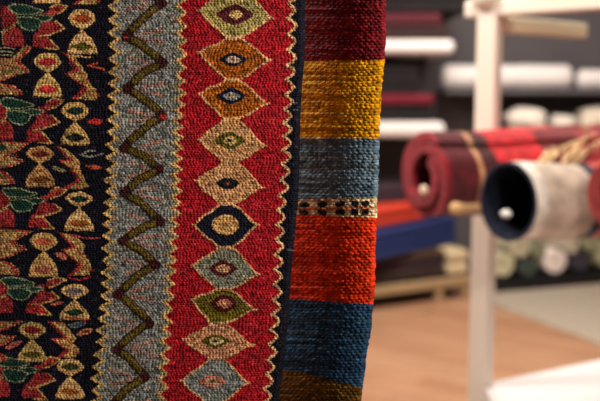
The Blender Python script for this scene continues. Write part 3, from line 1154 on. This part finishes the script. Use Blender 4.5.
def shelf_rug(x0, x1, near, z0, h, layers, mtl, lab, seed):
    a, b_ = at(x0, 100, near), at(x1, 100, near)
    d = WALL_Y - near - .12
    bm = bmesh.new()
    folded_rug(bm, 0, 0, 0, b_.x - a.x, d, h, layers, 0, seed)
    o = obj('folded_rug', bm, mtl, loc=((a.x + b_.x) / 2, near + d / 2, z0))
    tag(o, lab, 'folded rug', 'folded rugs on the wall shelves')
    return z0 + h + .001


blackw = mat('black_wool', (34, 28, 30), .95, .3, 30)
z = shelf_rug(335, 437, 5.98, s3 + .001, .115, 2, blackw, 'black folded rug at the bottom of the lower left shelf', 31)
z = shelf_rug(335, 436, 5.96, z, .075, 1, mat('wine_wool', (108, 26, 40), .9, .2, 30), 'wine red folded rug between two dark ones on the shelf', 32)
z = shelf_rug(335, 418, 5.98, z, .19, 3, blackw, 'black folded rug on top of the wine red one', 33)
z = shelf_rug(335, 447, 5.98, s1 + .001, .10, 2, mat('dark_umber_wool', (58, 36, 36), .9, .3, 30), 'dark umber folded rug at the bottom of the upper left shelf', 34)
z = shelf_rug(335, 441, 5.98, z, .09, 1, mat('maroon_wool', (84, 32, 40), .9, .3, 30), 'maroon folded rug in the middle of the upper left shelf pile', 35)
z = shelf_rug(335, 468, 5.98, z, .14, 2, blackw, 'black folded rug topmost on the upper left shelf', 36)

# white wrapped rolls on the grey shelf
wrap = mat('white_wrap', (226, 216, 212), .5, .05, 8, .15)


def capped(bm, L, r, seed):
    pts, rs = [], []
    for t in (0, .05, .15, .3, .5):
        pts.append((t * r * 1.2, 0, 0))
        rs.append(r * math.sqrt(max(0.02, 1 - (1 - t / .5) ** 2)))
    n = 9
    for k in range(1, n):
        pts.append((r * .6 + (L - r * 1.2) * k / n, 0, 0))
        rs.append(r * (1 + .03 * math.sin(k * 2.1 + seed)))
    for t in (.5, .3, .15, .05, 0):
        pts.append((L - t * r * 1.2, 0, 0))
        rs.append(r * math.sqrt(max(0.02, 1 - (1 - t / .5) ** 2)))
    tube(bm, pts, rs, 24)


for x0, x1, yt, near, lab, sd in ((440, 572, 64, 6.6, 'white wrapped roll lying on the grey shelf beside the post', 1), (576, 690, 69, 6.6, 'smaller white wrapped roll right of the larger one on the grey shelf', 2)):
    a, b_ = at(x0, 80, near), at(x1, 80, near)
    zt = at(x0, yt, near).z
    r = (zt - s2) / 2 / 1.04
    bm = bmesh.new()
    capped(bm, b_.x - a.x, r, sd)
    o = obj('wrapped_roll', bm, wrap, smooth=True, loc=(a.x, near, s2 + r * 1.035))
    tag(o, lab, 'wrapped roll', 'white rolls on the grey shelf')

for k, (cx, w, h, c, lab) in enumerate(((524, 20, 11.5, (236, 222, 208), 'large cream crumpled cushion on the lower grey shelf, nearest the post'),
                                        (562, 13, 8, (232, 220, 206), 'small cream cushion between the two large ones on the shelf'),
                                        (594, 17, 12, (238, 220, 200), 'large cream cushion on the shelf at the picture edge'))):
    yv = 6.62 + .02 * k
    p = at(cx, 120, yv)
    bm = bmesh.new()
    hz = h * yv / F
    cushion(bm, (0, 0, 0), w * yv / F, .15, hz, k)
    o = obj('cushion', bm, mat('cream_linen', c, .9, .08, 12, .3), smooth=True, loc=(p.x, yv, s4 + hz * .94))
    tag(o, lab, 'cushion', 'cushions on the lower grey shelf')

# ------------------------------------------------------------------ light
w = bpy.data.worlds.new('shop_air')
SC.world = w
w.use_nodes = True
w.node_tree.nodes['Background'].inputs['Color'].default_value = (1.0, .93, .88, 1)
w.node_tree.nodes['Background'].inputs['Strength'].default_value = .075


def area(name, loc, to, size, power, col=(1, .93, .84), sy=None):
    L = bpy.data.lights.new(name, 'AREA')
    L.energy = power
    L.color = col
    L.size = size
    if sy:
        L.shape = 'RECTANGLE'
        L.size_y = sy
    o = bpy.data.objects.new(name, L)
    COL.objects.link(o)
    o.location = loc
    o.rotation_mode = 'QUATERNION'
    o.rotation_quaternion = (Vector(to) - Vector(loc)).to_track_quat('-Z', 'Y')
    return o


area('key_area', (.60, .10, 1.90), (.02, .56, 1.42), .14, 9.5)  # unseen area light, set close to the rugs for its falloff
area('lamp_rack', (.35, .75, 2.9), (.6, 1.8, 1.2), .5, 27)
area('fill_left', (-.9, 1.7, 2.7), (.5, 1.9, .9), .5, 42)  # added fill from the left, lifts the lower post under the rolls
area('fill_overhead', (.9, 3.6, 3.0), (.9, 4.2, 0), 1.4, 118, sy=2.0)  # unseen light added overhead to brighten the floor and rolls
area('fill_overhead_back', (1.4, 5.0, 3.1), (1.2, 6.6, .6), 1.2, 40)  # second added overhead light, brightens the back of the shop

# ------------------------------------------------------------------ camera
cd = bpy.data.cameras.new('camera')
cam = bpy.data.objects.new('camera', cd)
COL.objects.link(cam)
cam.location = CAM
cam.rotation_euler = (math.pi / 2 - PITCH, 0, 0)
cd.sensor_width = 36
cd.lens = F / 600 * 36
cd.clip_start = .02
cd.dof.use_dof = True
cd.dof.focus_distance = .56
cd.dof.aperture_fstop = 6.6
cd.dof.aperture_blades = 0
SC.camera = cam
SC.view_settings.view_transform = 'Standard'
SC.view_settings.look = 'None'
SC.view_settings.gamma = 1
SC.view_settings.use_curve_mapping = False
SC.view_settings.exposure = 0.0
